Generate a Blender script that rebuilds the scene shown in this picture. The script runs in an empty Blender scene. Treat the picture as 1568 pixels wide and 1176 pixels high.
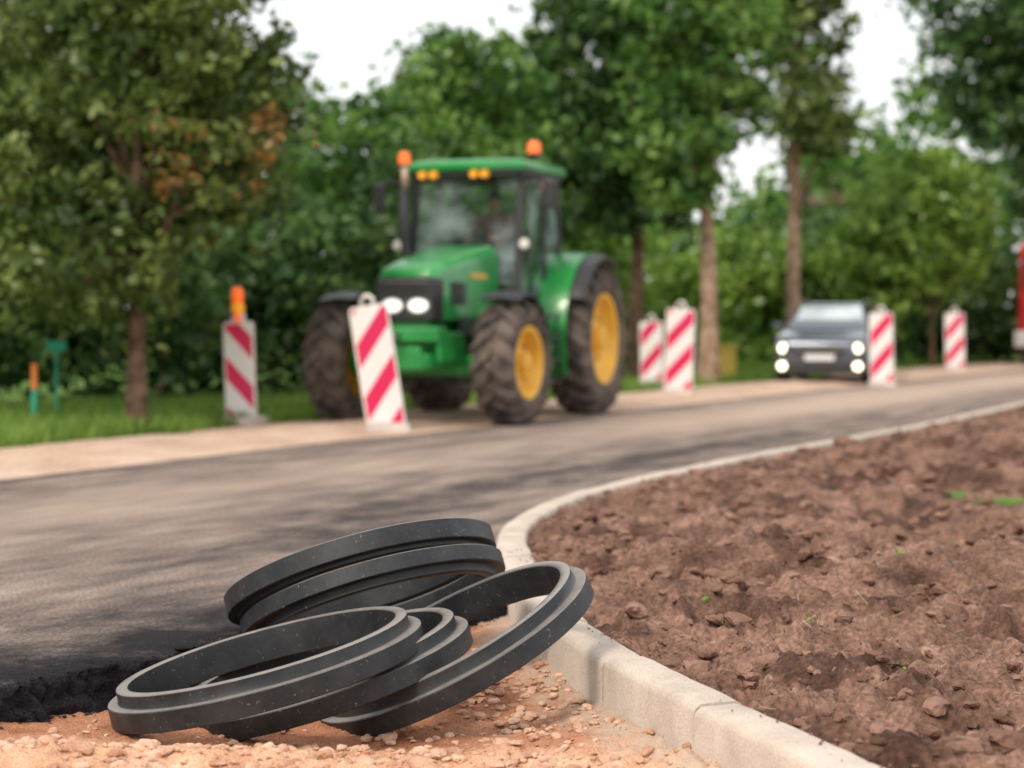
import bpy, math, random
import numpy as np
from mathutils import Matrix, Vector, Euler
random.seed(7); RNG=np.random.default_rng(11)
S=bpy.context.scene
col=S.collection
# ------------------------------------------------------------ helpers
def nt(name):
    m=bpy.data.materials.new(name); m.use_nodes=True
    t=m.node_tree; b=t.nodes['Principled BSDF']; return m,t,b
def simple(name,c,rough=.5,metal=0,noise=.0,nscale=8,c2=None,bump=0,bscale=40,spec=.5,emit=None,es=0,coat=0):
    m,t,b=nt(name); b.inputs['Roughness'].default_value=rough; b.inputs['Metallic'].default_value=metal
    b.inputs['Specular IOR Level'].default_value=spec; b.inputs['Coat Weight'].default_value=coat
    tc=t.nodes.new('ShaderNodeTexCoord')
    n=t.nodes.new('ShaderNodeTexNoise'); n.inputs['Scale'].default_value=nscale; n.inputs['Detail'].default_value=6
    t.links.new(tc.outputs['Object'],n.inputs['Vector'])
    r=t.nodes.new('ShaderNodeValToRGB'); r.color_ramp.elements[0].position=.35; r.color_ramp.elements[1].position=.68
    if c2 is None: c2=[min(1,k*(1+noise)) for k in c[:3]]
    r.color_ramp.elements[0].color=(*c,1); r.color_ramp.elements[1].color=(*c2,1)
    t.links.new(n.outputs['Fac'],r.inputs['Fac']); t.links.new(r.outputs['Color'],b.inputs['Base Color'])
    if bump:
        n2=t.nodes.new('ShaderNodeTexNoise'); n2.inputs['Scale'].default_value=bscale; n2.inputs['Detail'].default_value=5
        t.links.new(tc.outputs['Object'],n2.inputs['Vector'])
        bp=t.nodes.new('ShaderNodeBump'); bp.inputs['Strength'].default_value=bump; bp.inputs['Distance'].default_value=.02
        t.links.new(n2.outputs['Fac'],bp.inputs['Height']); t.links.new(bp.outputs['Normal'],b.inputs['Normal'])
    if emit: b.inputs['Emission Color'].default_value=(*emit,1); b.inputs['Emission Strength'].default_value=es
    return m
def mesh(name,v,f,mats,parent=None,smooth=False,mi=None,M=None,bevel=0,sub=0):
    me=bpy.data.meshes.new(name)
    me.from_pydata([tuple(a) for a in v] if not isinstance(v,np.ndarray) else v.tolist(),[],f if isinstance(f,list) else f.tolist())
    if not isinstance(mats,(list,tuple)): mats=[mats]
    for m in mats: me.materials.append(m)
    if mi is not None: me.polygons.foreach_set('material_index',np.asarray(mi,dtype=np.int32))
    if smooth: me.polygons.foreach_set('use_smooth',np.ones(len(me.polygons),dtype=bool))
    me.update()
    o=bpy.data.objects.new(name,me); col.objects.link(o)
    if parent: o.parent=parent
    if M is not None: o.matrix_local=M
    if bevel:
        b=o.modifiers.new('bevel','BEVEL'); b.width=bevel; b.segments=3; b.limit_method='ANGLE'; b.angle_limit=math.radians(35)
    if sub:
        s=o.modifiers.new('sub','SUBSURF'); s.levels=sub; s.render_levels=sub
    return o
def empty(name,loc,rz=0):
    e=bpy.data.objects.new(name,None); col.objects.link(e); e.location=loc; e.rotation_euler=(0,0,math.radians(rz)); return e
BF=[(0,3,2,1),(4,5,6,7),(0,1,5,4),(1,2,6,5),(2,3,7,6),(3,0,4,7)]
def box(name,x0,x1,y0,y1,z0,z1,mat,parent=None,bevel=.01,tx=0,ty=0,M=None):
    v=[(x0,y0,z0),(x1,y0,z0),(x1,y1,z0),(x0,y1,z0),(x0+tx,y0+ty,z1),(x1-tx,y0+ty,z1),(x1-tx,y1-ty,z1),(x0+tx,y1-ty,z1)]
    return mesh(name,v,list(BF),mat,parent,bevel=bevel,M=M)
def lathe_data(prof,n=48,axis='X',closed=True):
    v=[];f=[];k=len(prof)
    for i in range(n):
        a=2*math.pi*i/n
        for (p,r) in prof:
            if axis=='X': v.append((p,r*math.cos(a),r*math.sin(a)))
            elif axis=='Y': v.append((r*math.cos(a),p,r*math.sin(a)))
            else: v.append((r*math.cos(a),r*math.sin(a),p))
    kk=k if closed else k-1
    for i in range(n):
        for j in range(kk):
            f.append((i*k+j,i*k+(j+1)%k,((i+1)%n)*k+(j+1)%k,((i+1)%n)*k+j))
    return v,f
def lathe(name,prof,mat,parent=None,n=48,axis='X',closed=True,M=None,smooth=True):
    v,f=lathe_data(prof,n,axis,closed)
    o=mesh(name,v,f,mat,parent,smooth=smooth,M=M)
    if smooth:
        e=o.modifiers.new('es','EDGE_SPLIT'); e.split_angle=math.radians(38)
    return o
def tube_data(pts,rs,n=10):
    v=[];f=[]
    pts=[Vector(p) for p in pts]
    for i,p in enumerate(pts):
        d=(pts[min(i+1,len(pts)-1)]-pts[max(i-1,0)]).normalized()
        u=d.orthogonal().normalized() if abs(d.z)<.9 else Vector((1,0,0)); w=d.cross(u).normalized(); u=w.cross(d)
        for j in range(n):
            a=2*math.pi*j/n; v.append(tuple(p+(u*math.cos(a)+w*math.sin(a))*rs[i]))
    for i in range(len(pts)-1):
        for j in range(n): f.append((i*n+j,i*n+(j+1)%n,(i+1)*n+(j+1)%n,(i+1)*n+j))
    f.append(tuple(range(n))[::-1]); f.append(tuple(range((len(pts)-1)*n,len(pts)*n)))
    return v,f
def tube(name,pts,r,mat,parent=None,n=10):
    rs=r if isinstance(r,(list,tuple)) else [r]*len(pts)
    v,f=tube_data(pts,rs,n); return mesh(name,v,f,mat,parent,smooth=True)
def loft(name,secs,mat,parent=None,bevel=0,smooth=True,sub=0):
    v=[];f=[];k=len(secs[0])
    for s in secs: v+=list(s)
    for i in range(len(secs)-1):
        for j in range(k): f.append((i*k+j,i*k+(j+1)%k,(i+1)*k+(j+1)%k,(i+1)*k+j))
    f.append(tuple(range(k))[::-1]); f.append(tuple(range((len(secs)-1)*k,len(secs)*k)))
    o=mesh(name,v,f,mat,parent,smooth=smooth,bevel=bevel,sub=sub)
    if smooth and not sub:
        e=o.modifiers.new('es','EDGE_SPLIT'); e.split_angle=math.radians(40)
    return o
def rsec(y,w,z0,z1,rt=.1,rb=.03,n=5,wt=None):
    wt=w if wt is None else wt
    p=[(-w+rb,y,z0),(w-rb,y,z0),(w,y,z0+rb)]
    for i in range(n+1):
        a=math.pi/2*i/n; p.append((wt-rt+rt*math.cos(a),y,z1-rt+rt*math.sin(a)))
    for i in range(n+1):
        a=math.pi/2*i/n; p.append((-wt+rt-rt*math.sin(a),y,z1-rt+rt*math.cos(a)))
    p.append((-w,y,z0+rb)); return p
TAB=RNG.random((256,256))
def vn(x,y,s=0):
    xi=np.floor(x).astype(int); yi=np.floor(y).astype(int); fx=x-xi; fy=y-yi
    fx=fx*fx*(3-2*fx); fy=fy*fy*(3-2*fy)
    g=lambda a,b: TAB[(a+s*37)%256,(b+s*91)%256]
    return (g(xi,yi)*(1-fx)+g(xi+1,yi)*fx)*(1-fy)+(g(xi,yi+1)*(1-fx)+g(xi+1,yi+1)*fx)*fy
def fbm(x,y,o=4,s=0,g=.5):
    t=0;a=1;n=0
    for i in range(o): t=t+a*vn(x*2**i+i*13.7,y*2**i+i*7.3,s+i); n+=a; a*=g
    return t/n
def gridfaces(r,c):
    i=np.arange(r-1)[:,None]*c+np.arange(c-1)[None,:]; i=i.ravel()
    return np.stack([i,i+1,i+c+1,i+c],1)
def grid(name,X,Y,Z,mats,uv=None,smooth=True):
    r,c=X.shape; v=np.stack([X.ravel(),Y.ravel(),Z.ravel()],1)
    o=mesh(name,v,gridfaces(r,c),mats,smooth=smooth)
    if uv is not None:
        me=o.data; l=me.uv_layers.new(name='UVMap'); li=np.empty(len(me.loops),dtype=np.int32); me.loops.foreach_get('vertex_index',li)
        U=np.stack([uv[0].ravel(),uv[1].ravel()],1)[li]; l.data.foreach_set('uv',U.ravel().astype(np.float32))
    return o
def fattr(o,name,arr):
    a=o.data.attributes.new(name,'FLOAT','POINT'); a.data.foreach_set('value',arr.ravel().astype(np.float32))
# ------------------------------------------------------------ plan curves (metres)
KY=[0,3.6,4.83,5.34,6.08,7.04,8.0,9.18,10.16,11.2,12.2,13.46,15.46,17.6,20.5,26.2,32.6,42,55,120]
KX=[2.1,1.13,.770,.606,.361,.141,.0,-.057,-.085,.03,.264,.73,1.60,2.69,4.14,6.73,9.8,15,22,60]
LY=[-6,0,4,10,14.2,16.5,18.76,21.9,24.7,30.5,45.5,56,120]
LX=[-12,-10,-8.3,-5.6,-3.65,-2.62,-1.6,.05,1.34,4.16,11.7,17.4,52]
GY=[-6,0,10,17.8,21,23.1,31.3,36.2,58.5,120]
GX=[-15,-12.5,-8.6,-4.58,-3.1,-2.3,1.7,4.3,15,46]
EY=[-4,1.6,4.4,6.3,7.2,8.4]
EX=[-9,-5,-3,-1.62,-.98,-.04]
def smooth_curve(ys,xs):
    yy=np.linspace(ys[0],ys[-1],4000); xx=np.interp(yy,ys,xs)
    k=np.ones(31)/31
    p=np.pad(xx,15,mode='edge'); p[:15]=xx[0]+(np.arange(15)-15)*(xx[1]-xx[0]); p[-15:]=xx[-1]+(np.arange(15)+1)*(xx[-1]-xx[-2])
    return yy,np.convolve(p,k,'valid')
kyy,kxx=smooth_curve(KY,KX)
XK=lambda y: np.interp(y,kyy,kxx)
lyy,lxx=smooth_curve(LY,LX); XL=lambda y: np.interp(y,lyy,lxx)
gyy,gxx=smooth_curve(GY,GX); XG=lambda y: np.interp(y,gyy,gxx)
XE=lambda y: np.interp(y,EY,EX)
# ------------------------------------------------------------ surface materials
def ground_mat(name,cols,scales,bump,bscale,rough=.95,uvs=None,fine=.25,fscale=90,bdist=.01,spec=.2):
    m,t,b=nt(name); N=t.nodes.new; L=t.links.new
    b.inputs['Roughness'].default_value=rough; b.inputs['Specular IOR Level'].default_value=spec
    tc=N('ShaderNodeTexCoord'); mp=N('ShaderNodeMapping'); L(tc.outputs['UV' if uvs else 'Object'],mp.inputs['Vector'])
    if uvs: mp.inputs['Scale'].default_value=uvs
    n=N('ShaderNodeTexNoise'); n.inputs['Scale'].default_value=scales; n.inputs['Detail'].default_value=9; n.inputs['Roughness'].default_value=.66
    L(mp.outputs['Vector'],n.inputs['Vector'])
    r=N('ShaderNodeValToRGB'); e=r.color_ramp.elements
    while len(e)<len(cols): e.new(.5)
    for i,(p,c) in enumerate(cols): e[i].position=p; e[i].color=(*c,1)
    L(n.outputs['Fac'],r.inputs['Fac'])
    n2=N('ShaderNodeTexNoise'); n2.inputs['Scale'].default_value=fscale; n2.inputs['Detail'].default_value=4
    L(tc.outputs['Object'],n2.inputs['Vector'])
    mr=N('ShaderNodeMapRange'); mr.inputs['From Min'].default_value=.3; mr.inputs['From Max'].default_value=.7
    mr.inputs['To Min'].default_value=1-fine; mr.inputs['To Max'].default_value=1+fine; L(n2.outputs['Fac'],mr.inputs['Value'])
    mx=N('ShaderNodeMixRGB'); mx.blend_type='MULTIPLY'; mx.inputs['Fac'].default_value=1
    L(r.outputs['Color'],mx.inputs['Color1']); L(mr.outputs['Result'],mx.inputs['Color2']); L(mx.outputs['Color'],b.inputs['Base Color'])
    n3=N('ShaderNodeTexNoise'); n3.inputs['Scale'].default_value=bscale; n3.inputs['Detail'].default_value=6; L(tc.outputs['Object'],n3.inputs['Vector'])
    bp=N('ShaderNodeBump'); bp.inputs['Strength'].default_value=bump; bp.inputs['Distance'].default_value=bdist
    L(n3.outputs['Fac'],bp.inputs['Height']); L(bp.outputs['Normal'],b.inputs['Normal'])
    return m,t,b,mx,tc
def attmix(t,src,att,colr,blend='MIX'):
    a=t.nodes.new('ShaderNodeAttribute'); a.attribute_name=att
    m=t.nodes.new('ShaderNodeMixRGB'); m.blend_type=blend; m.inputs['Color2'].default_value=(*colr,1)
    t.links.new(src,m.inputs['Color1']); t.links.new(a.outputs['Fac'],m.inputs['Fac']); return m.outputs['Color']
m_road,t,b,mx,tc=ground_mat('asphalt_dusty',[(.30,(.080,.066,.064)),(.42,(.165,.130,.115)),(.54,(.28,.218,.182)),(.70,(.42,.33,.27))],1.0,1.0,90,.95,uvs=(2.8,.8,1),fine=.55,fscale=58,bdist=.018,spec=.12)
c0=attmix(t,mx.outputs['Color'],'dust',(.52,.39,.31))
at=t.nodes.new('ShaderNodeAttribute'); at.attribute_name='fresh'
nn=t.nodes.new('ShaderNodeTexNoise'); nn.inputs['Scale'].default_value=2.3; nn.inputs['Detail'].default_value=10; nn.inputs['Roughness'].default_value=.78; t.links.new(tc.outputs['Object'],nn.inputs['Vector'])
ad=t.nodes.new('ShaderNodeMath'); ad.operation='MULTIPLY_ADD'; ad.inputs[1].default_value=3.0; ad.inputs[2].default_value=-1.5
t.links.new(nn.outputs['Fac'],ad.inputs[0])
ad2=t.nodes.new('ShaderNodeMath'); ad2.operation='ADD'; ad2.use_clamp=True; t.links.new(at.outputs['Fac'],ad2.inputs[0]); t.links.new(ad.outputs[0],ad2.inputs[1])
ml=t.nodes.new('ShaderNodeMath'); ml.operation='MULTIPLY'; ml.use_clamp=True; t.links.new(ad2.outputs[0],ml.inputs[0])
mm=t.nodes.new('ShaderNodeMath'); mm.operation='MULTIPLY'; mm.inputs[1].default_value=3; mm.use_clamp=True; t.links.new(at.outputs['Fac'],mm.inputs[0]); t.links.new(mm.outputs[0],ml.inputs[1])
m2=t.nodes.new('ShaderNodeMixRGB'); m2.inputs['Color2'].default_value=(.024,.022,.025,1)
t.links.new(ml.outputs[0],m2.inputs['Fac']); t.links.new(c0,m2.inputs['Color1']); t.links.new(m2.outputs['Color'],b.inputs['Base Color'])
m_soil,t,b,mx,tc=ground_mat('brown_soil',[(.3,(.085,.045,.031)),(.48,(.195,.108,.076)),(.60,(.28,.162,.118)),(.72,(.39,.245,.185))],2.6,1.0,38,fine=.45,fscale=55,bdist=.02)
t.links.new(attmix(t,mx.outputs['Color'],'painted_hole_shade',(.22,.17,.15),'MULTIPLY'),b.inputs['Base Color'])
m_sand,t,b,mx,tc=ground_mat('orange_sand',[(.3,(.42,.205,.115)),(.5,(.64,.36,.22)),(.7,(.76,.50,.345))],3.5,.9,120,fine=.25,fscale=120)
c0=attmix(t,mx.outputs['Color'],'damp',(.60,.46,.40),'MULTIPLY'); t.links.new(attmix(t,c0,'fresh',(.50,.39,.30)),b.inputs['Base Color'])
m_shoulder=ground_mat('pale_gravel',[(.3,(.36,.245,.18)),(.5,(.52,.36,.265)),(.7,(.62,.46,.36))],1.2,.8,60,fine=.25,fscale=40)[0]
m_grass=ground_mat('grass_ground',[(.3,(.04,.085,.014)),(.5,(.09,.17,.026)),(.7,(.16,.26,.045))],.6,.8,30,fine=.4,fscale=25)[0]
m_kerb=ground_mat('kerb_concrete',[(.3,(.42,.345,.285)),(.55,(.55,.465,.39)),(.75,(.63,.545,.465))],3.0,.4,120,.9,fine=.14,fscale=140)[0]
# ------------------------------------------------------------ ground sheet
def geo(a,b,n,base):
    u=np.linspace(0,1,n); return a+(b-a)*(np.expm1(u*base)/math.expm1(base))
gx=np.concatenate([-geo(0,600,60,5)[::-1][:-1],geo(0,600,60,5)]); gy=np.concatenate([-geo(0,60,12,2)[::-1][:-1],geo(0,1500,130,5)])
X,Y=np.meshgrid(gx,gy); 
Z=np.where((X>-7)&(X<XK(Y)+3)&(Y>-6)&(Y<12),-.45,-.03)
Z=np.where((Y>60),-.03+np.clip((Y-60)*.004,0,2),Z)
grid('ground',X,Y,Z,m_grass)
ys=np.concatenate([np.linspace(-4,5.2,40),np.arange(5.21,8.6,.009),geo(8.6,120,300,3)])
nc=60
XRb=np.where(ys<8.4,XE(ys),XK(ys)+.05)
edge=(fbm(ys*7,ys*0+3,4,2)-.5)*.14+(fbm(ys*40,ys*0+9,3,5)-.5)*.06
XR=XRb+np.where(ys<8.4,edge,0)
xl=XL(ys)
fr=1-(1-np.linspace(0,1,nc))**2.2
X=xl[:,None]+(XR-xl)[:,None]*fr[None,:]; Y=np.repeat(ys[:,None],nc,1)
Z=(fbm(X*.35,Y*.35,2,4)-.5)*.03*np.clip((Y-9)/6,0,1)
Z=np.minimum(Z,.0)+0
near=np.exp(-np.clip(XR[:,None]-X,0,9)/.10)*(Y<8.5)
Z+=-(vn(X*60,Y*60,3))*.016*near-near*.012*fbm(X*12,Y*12,2,6)
ex=[];ez=[]
isn=(ys<8.5)
for k,(dx,dz) in enumerate([(.006,-.02),(.010,-.04),(.022,-.06),(.025,-.085),(.045,-.105),(.055,-.13),(.09,-.2)]):
    n1=(vn(ys*28+k*5,ys*0+k*3.1,k)-.5)*.06+(vn(ys*75+k*5,ys*0+k*1.7,k)-.5)*.035
    ex.append(XR+np.where(isn,dx+n1,0.0)); ez.append(np.where(isn,dz+(vn(ys*50,ys*0+k,k+3)-.5)*.018,-.05-.03*k))
X=np.concatenate([X,np.array(ex).T],1); Z=np.concatenate([Z,np.array(ez).T],1); Y=np.repeat(ys[:,None],X.shape[1],1)
Y[:, -7:]+= (RNG.random((len(ys),7))-.5)*.008
uv=(X-xl[:,None],Y)
road=grid('asphalt_road',X,Y,Z,m_road,uv)
d=np.clip(XE(Y)-X,0,9)*.82
fresh=np.clip(1.1-d/1.15,0,1.3)*np.clip((10.0-Y)/2.0,0,1)
fresh=np.where(Z<-.015,1.9,fresh)
u=(X-XL(Y))/np.maximum(XK(Y)-XL(Y),1)
fresh=np.maximum(fresh,.55*np.exp(-((u-.02)/.03)**2)*(Y>10)); fresh=np.maximum(fresh,.50*np.exp(-((u-.80)/.10)**2)*np.clip((Y-8)/3,0,1)*np.clip((26-Y)/8,0,1))
fattr(road,'fresh',fresh)
dust=np.exp(-((u-.35)/.28)**2)*np.clip((Y-19)/6,0,1)*.85*(.4+1.0*fbm(X*.8,Y*.35,4,12))+np.exp(-((u-.42)/.14)**2)*.55*np.clip((Y-6)/4,0,1)*(.3+fbm(X*1.2,Y*.3,4,2))
fattr(road,'dust',np.clip(dust,0,.9))
ys=np.concatenate([geo(-6,120,260,2)]); fr=np.linspace(0,1,30)
wob=(fbm(ys*1.1,ys*0,4,8)-.5)*.9
X=(XG(ys)+wob)[:,None]+((XL(ys)+.1)-XG(ys)-wob)[:,None]*fr[None,:]; Y=np.repeat(ys[:,None],30,1)
Z=-.006+np.sin(np.pi*fr)[None,:]*.09*fbm(X*2.5,Y*2.5,3,3)-.004; Z[:,-1]=-.02; Z[:,0]=-.035
grid('gravel_shoulder',X,Y,Z,m_shoulder)
def sandz(x,y):
    z=-.135+(fbm(x*3,y*3,3,1)-.5)*.05+np.exp(-((y-5.45)/.38)**2)*np.clip((.15-x)/.9,0,1)*.075
    z=z+(fbm(x*14,y*14,4,2)-.5)*.05*(.45+.9*np.clip((6.1-y)/.5,0,1))
    return z+np.clip(1-(XK(y)-x)/.22,0,1)*.045-np.exp(-(((x+.35)/.35)**2+((y-6.15)/.25)**2))*.03
ys=np.arange(2.5,9.0,.0125); nc=260; fr=np.linspace(0,1,nc)
x0=XE(ys)-.12; x1=XK(ys)+.07
X=x0[:,None]+(x1-x0)[:,None]*fr[None,:]; Y=np.repeat(ys[:,None],nc,1)
Z=sandz(X,Y)+(vn(X*55,Y*55,4)-.5)*.012
dk=XK(Y)-X
sand=grid('sand_pit',X,Y,Z,m_sand)
fattr(sand,'fresh',np.clip(1.2-dk/.17+(fbm(X*12,Y*12,3,6)-.5)*1.2,0,1)*.8)
fattr(sand,'damp',np.clip((Y-5.72)/.3+(fbm(X*6,Y*6,3,3)-.5)*.8,0,1)*.95)
def soilz(x,y):
    o=x-XK(y); big=fbm(x*.7,y*.7,3,5); n1=fbm(x*4.5+y*.5,y*4.5,4,7,.6); rid=1-np.abs(2*fbm(x*6,y*6,3,9)-1); cl=fbm(x*15,y*15,3,14)
    return .02+(big-.45)*.34*np.clip(o/1.2,0,1)+(n1-.5)*.17*np.clip(.25+o/.5,0,1)+(rid-.8)*.09*np.clip(.4+o/.5,0,1)+(np.clip(cl,.42,.62)-.5)*.17*np.clip(.3+o/.5,0,1)+np.exp(-(((x-7.0)/1.6)**2+((y-22)/2.5)**2))*.28*np.clip((o-.3)/1.2,0,1)
ys=geo(2.5,60,680,2.6); off=geo(.09,26,460,3.6)
X=XK(ys)[:,None]+off[None,:]; Y=np.repeat(ys[:,None],len(off),1)
Z=soilz(X,Y)+(vn(X*38,Y*38,2)-.5)*.022
Z=np.where((off<.13)[None,:],-.02,Z)
Z=np.where((off<.22)[None,:],np.minimum(Z,.06),Z)
sb=grid('soil_bed',X,Y,Z,m_soil)
fattr(sb,'painted_hole_shade',np.clip((.49-fbm(X*3.2,Y*3.2,4,21,.6))*6,0,1)*.75)  # dark of holes painted into the soil colour, placed by noise
# ------------------------------------------------------------ stones / clods
import bmesh
bm=bmesh.new(); bmesh.ops.create_icosphere(bm,subdivisions=2,radius=1)
IV=np.array([v.co[:] for v in bm.verts]); IF=np.array([[v.index for v in f.verts] for f in bm.faces]); bm.free()
def rocks(name,pts,sizes,mat,flat=.7,rough=.28):
    V=[];F=[]
    for i,(p,s) in enumerate(zip(pts,sizes)):
        d=IV.copy(); k=RNG.random((3,3))*2-1
        dn=1+rough*np.sin(d@k.T*3.1+RNG.random(3)*6).sum(1)[:,None]*.5+ (RNG.random((len(d),1))-.5)*rough*.8
        d=d*dn*s*np.array([1,RNG.uniform(.6,1),RNG.uniform(.5,.9)*flat])
        a=RNG.random()*6.28; c,sn=math.cos(a),math.sin(a)
        d=d@np.array([[c,-sn,0],[sn,c,0],[0,0,1]])+p
        V.append(d); F.append(IF+i*len(IV))
    return mesh(name,np.concatenate(V),np.concatenate(F),mat)
m_st=simple('sandstone_crumbs',(.42,.22,.135),.95,c2=(.74,.50,.36),nscale=9,bump=.5,bscale=120,spec=.2)
m_clod=simple('soil_clod',(.12,.064,.045),.98,c2=(.33,.195,.145),nscale=6,bump=.8,bscale=70,spec=.1)
m_tar=simple('asphalt_crumb',(.02,.02,.022),.7,c2=(.05,.05,.055),nscale=20,bump=.5,bscale=200)
n=4200; py=RNG.uniform(4.9,7.6,n); px=XE(py)+(XK(py)-XE(py))*RNG.random(n)
w=np.clip((6.0-py)/.5,0,1)+np.exp(-((px-.05)/.25)**2)*1.0+.16
k=RNG.random(n)<w; px,py=px[k],py[k]
sz=.0035+.022*RNG.random(len(px))**3.4
rocks('gravel_stones',np.stack([px,py,sandz(px,py)+sz*.3],1),sz,m_st)
n=220; px=RNG.uniform(-1.9,.1,n); py=RNG.normal(5.72,.16,n); sz=.008+.026*RNG.random(n)**2.2
rocks('sand_lumps',np.stack([px,py,sandz(px,py)+sz*.2],1),sz,m_st,.8)
n=200; py=RNG.uniform(5.9,8.3,n); px=XE(py)+RNG.uniform(.02,.11,n); sz=.004+.010*RNG.random(n)**2
rocks('asphalt_crumbs',np.stack([px,py,sandz(px,py)+sz*.4],1),sz,m_tar)
n=6000; py=4.5+RNG.random(n)**1.3*17; px=XK(py)+.2+RNG.random(n)**1.2*(1.2+py*.32)
sz=.005+.042*RNG.random(n)**3.6*(.6+py/14)
rocks('soil_clods',np.stack([px,py,soilz(px,py)+sz*.1],1),sz,m_clod,.75,.42)
def leaves_at(C,size,seed=0,elong=1.6):
    n=len(C); r=np.random.default_rng(seed)
    u=r.normal(size=(n,3)); u/=np.linalg.norm(u,axis=1)[:,None]
    w=r.normal(size=(n,3)); w[:,2]*=.8; w-=(w*u).sum(1)[:,None]*u; w/=np.linalg.norm(w,axis=1)[:,None]
    s=(size*r.uniform(.6,1.4,n))[:,None]
    P=np.stack([C-u*s*elong*.5,C+w*s*.42,C+u*s*elong*.5,C-w*s*.42],1).reshape(-1,3)
    F=(np.arange(n)[:,None]*4+np.arange(4)[None,:])
    return P,F
def leafmat(name,c1,c2,c3,sc=1.1):
    m,t,b=nt(name); N=t.nodes.new;L=t.links.new
    b=N('ShaderNodeBsdfDiffuse')
    tc=N('ShaderNodeTexCoord'); n=N('ShaderNodeTexNoise'); n.inputs['Scale'].default_value=sc; n.inputs['Detail'].default_value=3; L(tc.outputs['Object'],n.inputs['Vector'])
    g=N('ShaderNodeNewGeometry'); ad=N('ShaderNodeMath'); ad.operation='MULTIPLY_ADD'; ad.inputs[1].default_value=.55; L(g.outputs['Random Per Island'],ad.inputs[0])
    sb=N('ShaderNodeMath'); sb.operation='MULTIPLY_ADD'; sb.inputs[1].default_value=1.3; sb.inputs[2].default_value=-.42; L(n.outputs['Fac'],sb.inputs[0]); L(sb.outputs[0],ad.inputs[2])
    r=N('ShaderNodeValToRGB'); e=r.color_ramp.elements; e.new(.5)
    e[0].position=.22;e[0].color=(*c1,1);e[1].position=.5;e[1].color=(*c2,1);e[2].position=.80;e[2].color=(*c3,1)
    L(ad.outputs[0],r.inputs['Fac']); L(r.outputs['Color'],b.inputs['Color'])
    tr=N('ShaderNodeBsdfTranslucent'); L(r.outputs['Color'],tr.inputs['Color']); mx=N('ShaderNodeMixShader'); mx.inputs['Fac'].default_value=.42
    L(b.outputs[0],mx.inputs[1]); L(tr.outputs[0],mx.inputs[2])
    gl=N('ShaderNodeBsdfGlossy'); gl.inputs['Roughness'].default_value=.4; gl.inputs['Color'].default_value=(.9,.95,.85,1); m5=N('ShaderNodeMixShader'); m5.inputs['Fac'].default_value=.03
    L(mx.outputs[0],m5.inputs[1]); L(gl.outputs[0],m5.inputs[2]); L(m5.outputs[0],t.nodes['Material Output'].inputs['Surface'])
    return m
lf_olive=leafmat('leaf_olive',(.038,.070,.014),(.105,.160,.030),(.27,.33,.09))
lf_mid=leafmat('leaf_mid',(.028,.085,.016),(.090,.205,.035),(.25,.40,.09))
lf_dark=leafmat('leaf_dark',(.018,.055,.016),(.060,.135,.034),(.17,.28,.075))
lf_lite=leafmat('leaf_bright',(.07,.15,.020),(.18,.31,.04),(.34,.48,.10))
lf_oran=leafmat('leaf_rust',(.12,.075,.02),(.26,.13,.03),(.40,.22,.06))
m_bark=simple('bark',(.075,.045,.03),.95,c2=(.20,.125,.085),nscale=7,bump=.9,bscale=14,spec=.1)
m_barkl=simple('bark_light',(.22,.135,.09),.95,c2=(.46,.32,.23),nscale=6,bump=.9,bscale=14,spec=.1)
def foliage(ells,nclump,perclump,sig,rng,shell=.45):
    vol=np.array([e[3]*e[4]*e[5] for e in ells])**.8; pr=vol/vol.sum()
    idx=rng.choice(len(ells),nclump,p=pr)
    d=rng.normal(size=(nclump,3)); d/=np.linalg.norm(d,axis=1)[:,None]
    r=rng.random(nclump)**shell
    E=np.array(ells)[idx]; P=E[:,:3]+d*r[:,None]*E[:,3:6]
    cs=rng.uniform(.45,1.45,nclump)*sig
    L=P[:,None,:]+rng.normal(size=(nclump,perclump,3))*cs[:,None,None]*np.array([1,1,.6])
    return P,L.reshape(-1,3)
def tree(name,x,y,h,r,ells,nclump,per,sig,leaf,lm,bark=None,seed=1,nl=14,extra=None,keep=None):
    rng=np.random.default_rng(seed); bark=bark or m_bark
    V=[];F=[];MI=[];off=0
    def add(v,f,mi):
        nonlocal off
        V.extend([tuple(a) for a in v]); F.extend([tuple(int(k)+off for k in q) for q in f]); MI.extend([mi]*len(f)); off+=len(v)
    P,L=foliage(ells,nclump,per,sig,rng)
    if h>0:
        n=9; pts=[];rs=[]
        for i in range(n):
            s=i/(n-1); pts.append((x+(rng.random()-.5)*.14*h*.2*s,y+(rng.random()-.5)*.1*h*.2*s,-.1+h*s)); rs.append(r*(1.0-.82*s)*(1.35 if i==0 else 1))
        add(*tube_data(pts,rs,12),0)
        for k in range(nl):
            p=P[rng.integers(len(P))]; s=min(.95,max(.25,(p[2]-.8)/h*.8)); i=s*(n-1); i0=int(i); a=Vector(pts[i0]).lerp(Vector(pts[min(i0+1,n-1)]),i-i0)
            q=Vector(p); mid=a.lerp(q,.5)+Vector((0,0,.25)); rr=r*(1-.82*s)*.5
            add(*tube_data([a,mid,q],[rr,rr*.6,rr*.2],6),0)
    if keep is not None: L=L[keep(L)]
    v,f=leaves_at(L,leaf,seed); add(v,f,1)
    mats=[bark,lm]
    if extra:
        P,L=foliage(extra[0],extra[1],extra[2],extra[3],rng); v,f=leaves_at(L,leaf*.9,seed+9); add(v,f,2); mats.append(extra[4])
    return mesh(name,V,F,mats,mi=MI)
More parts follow.
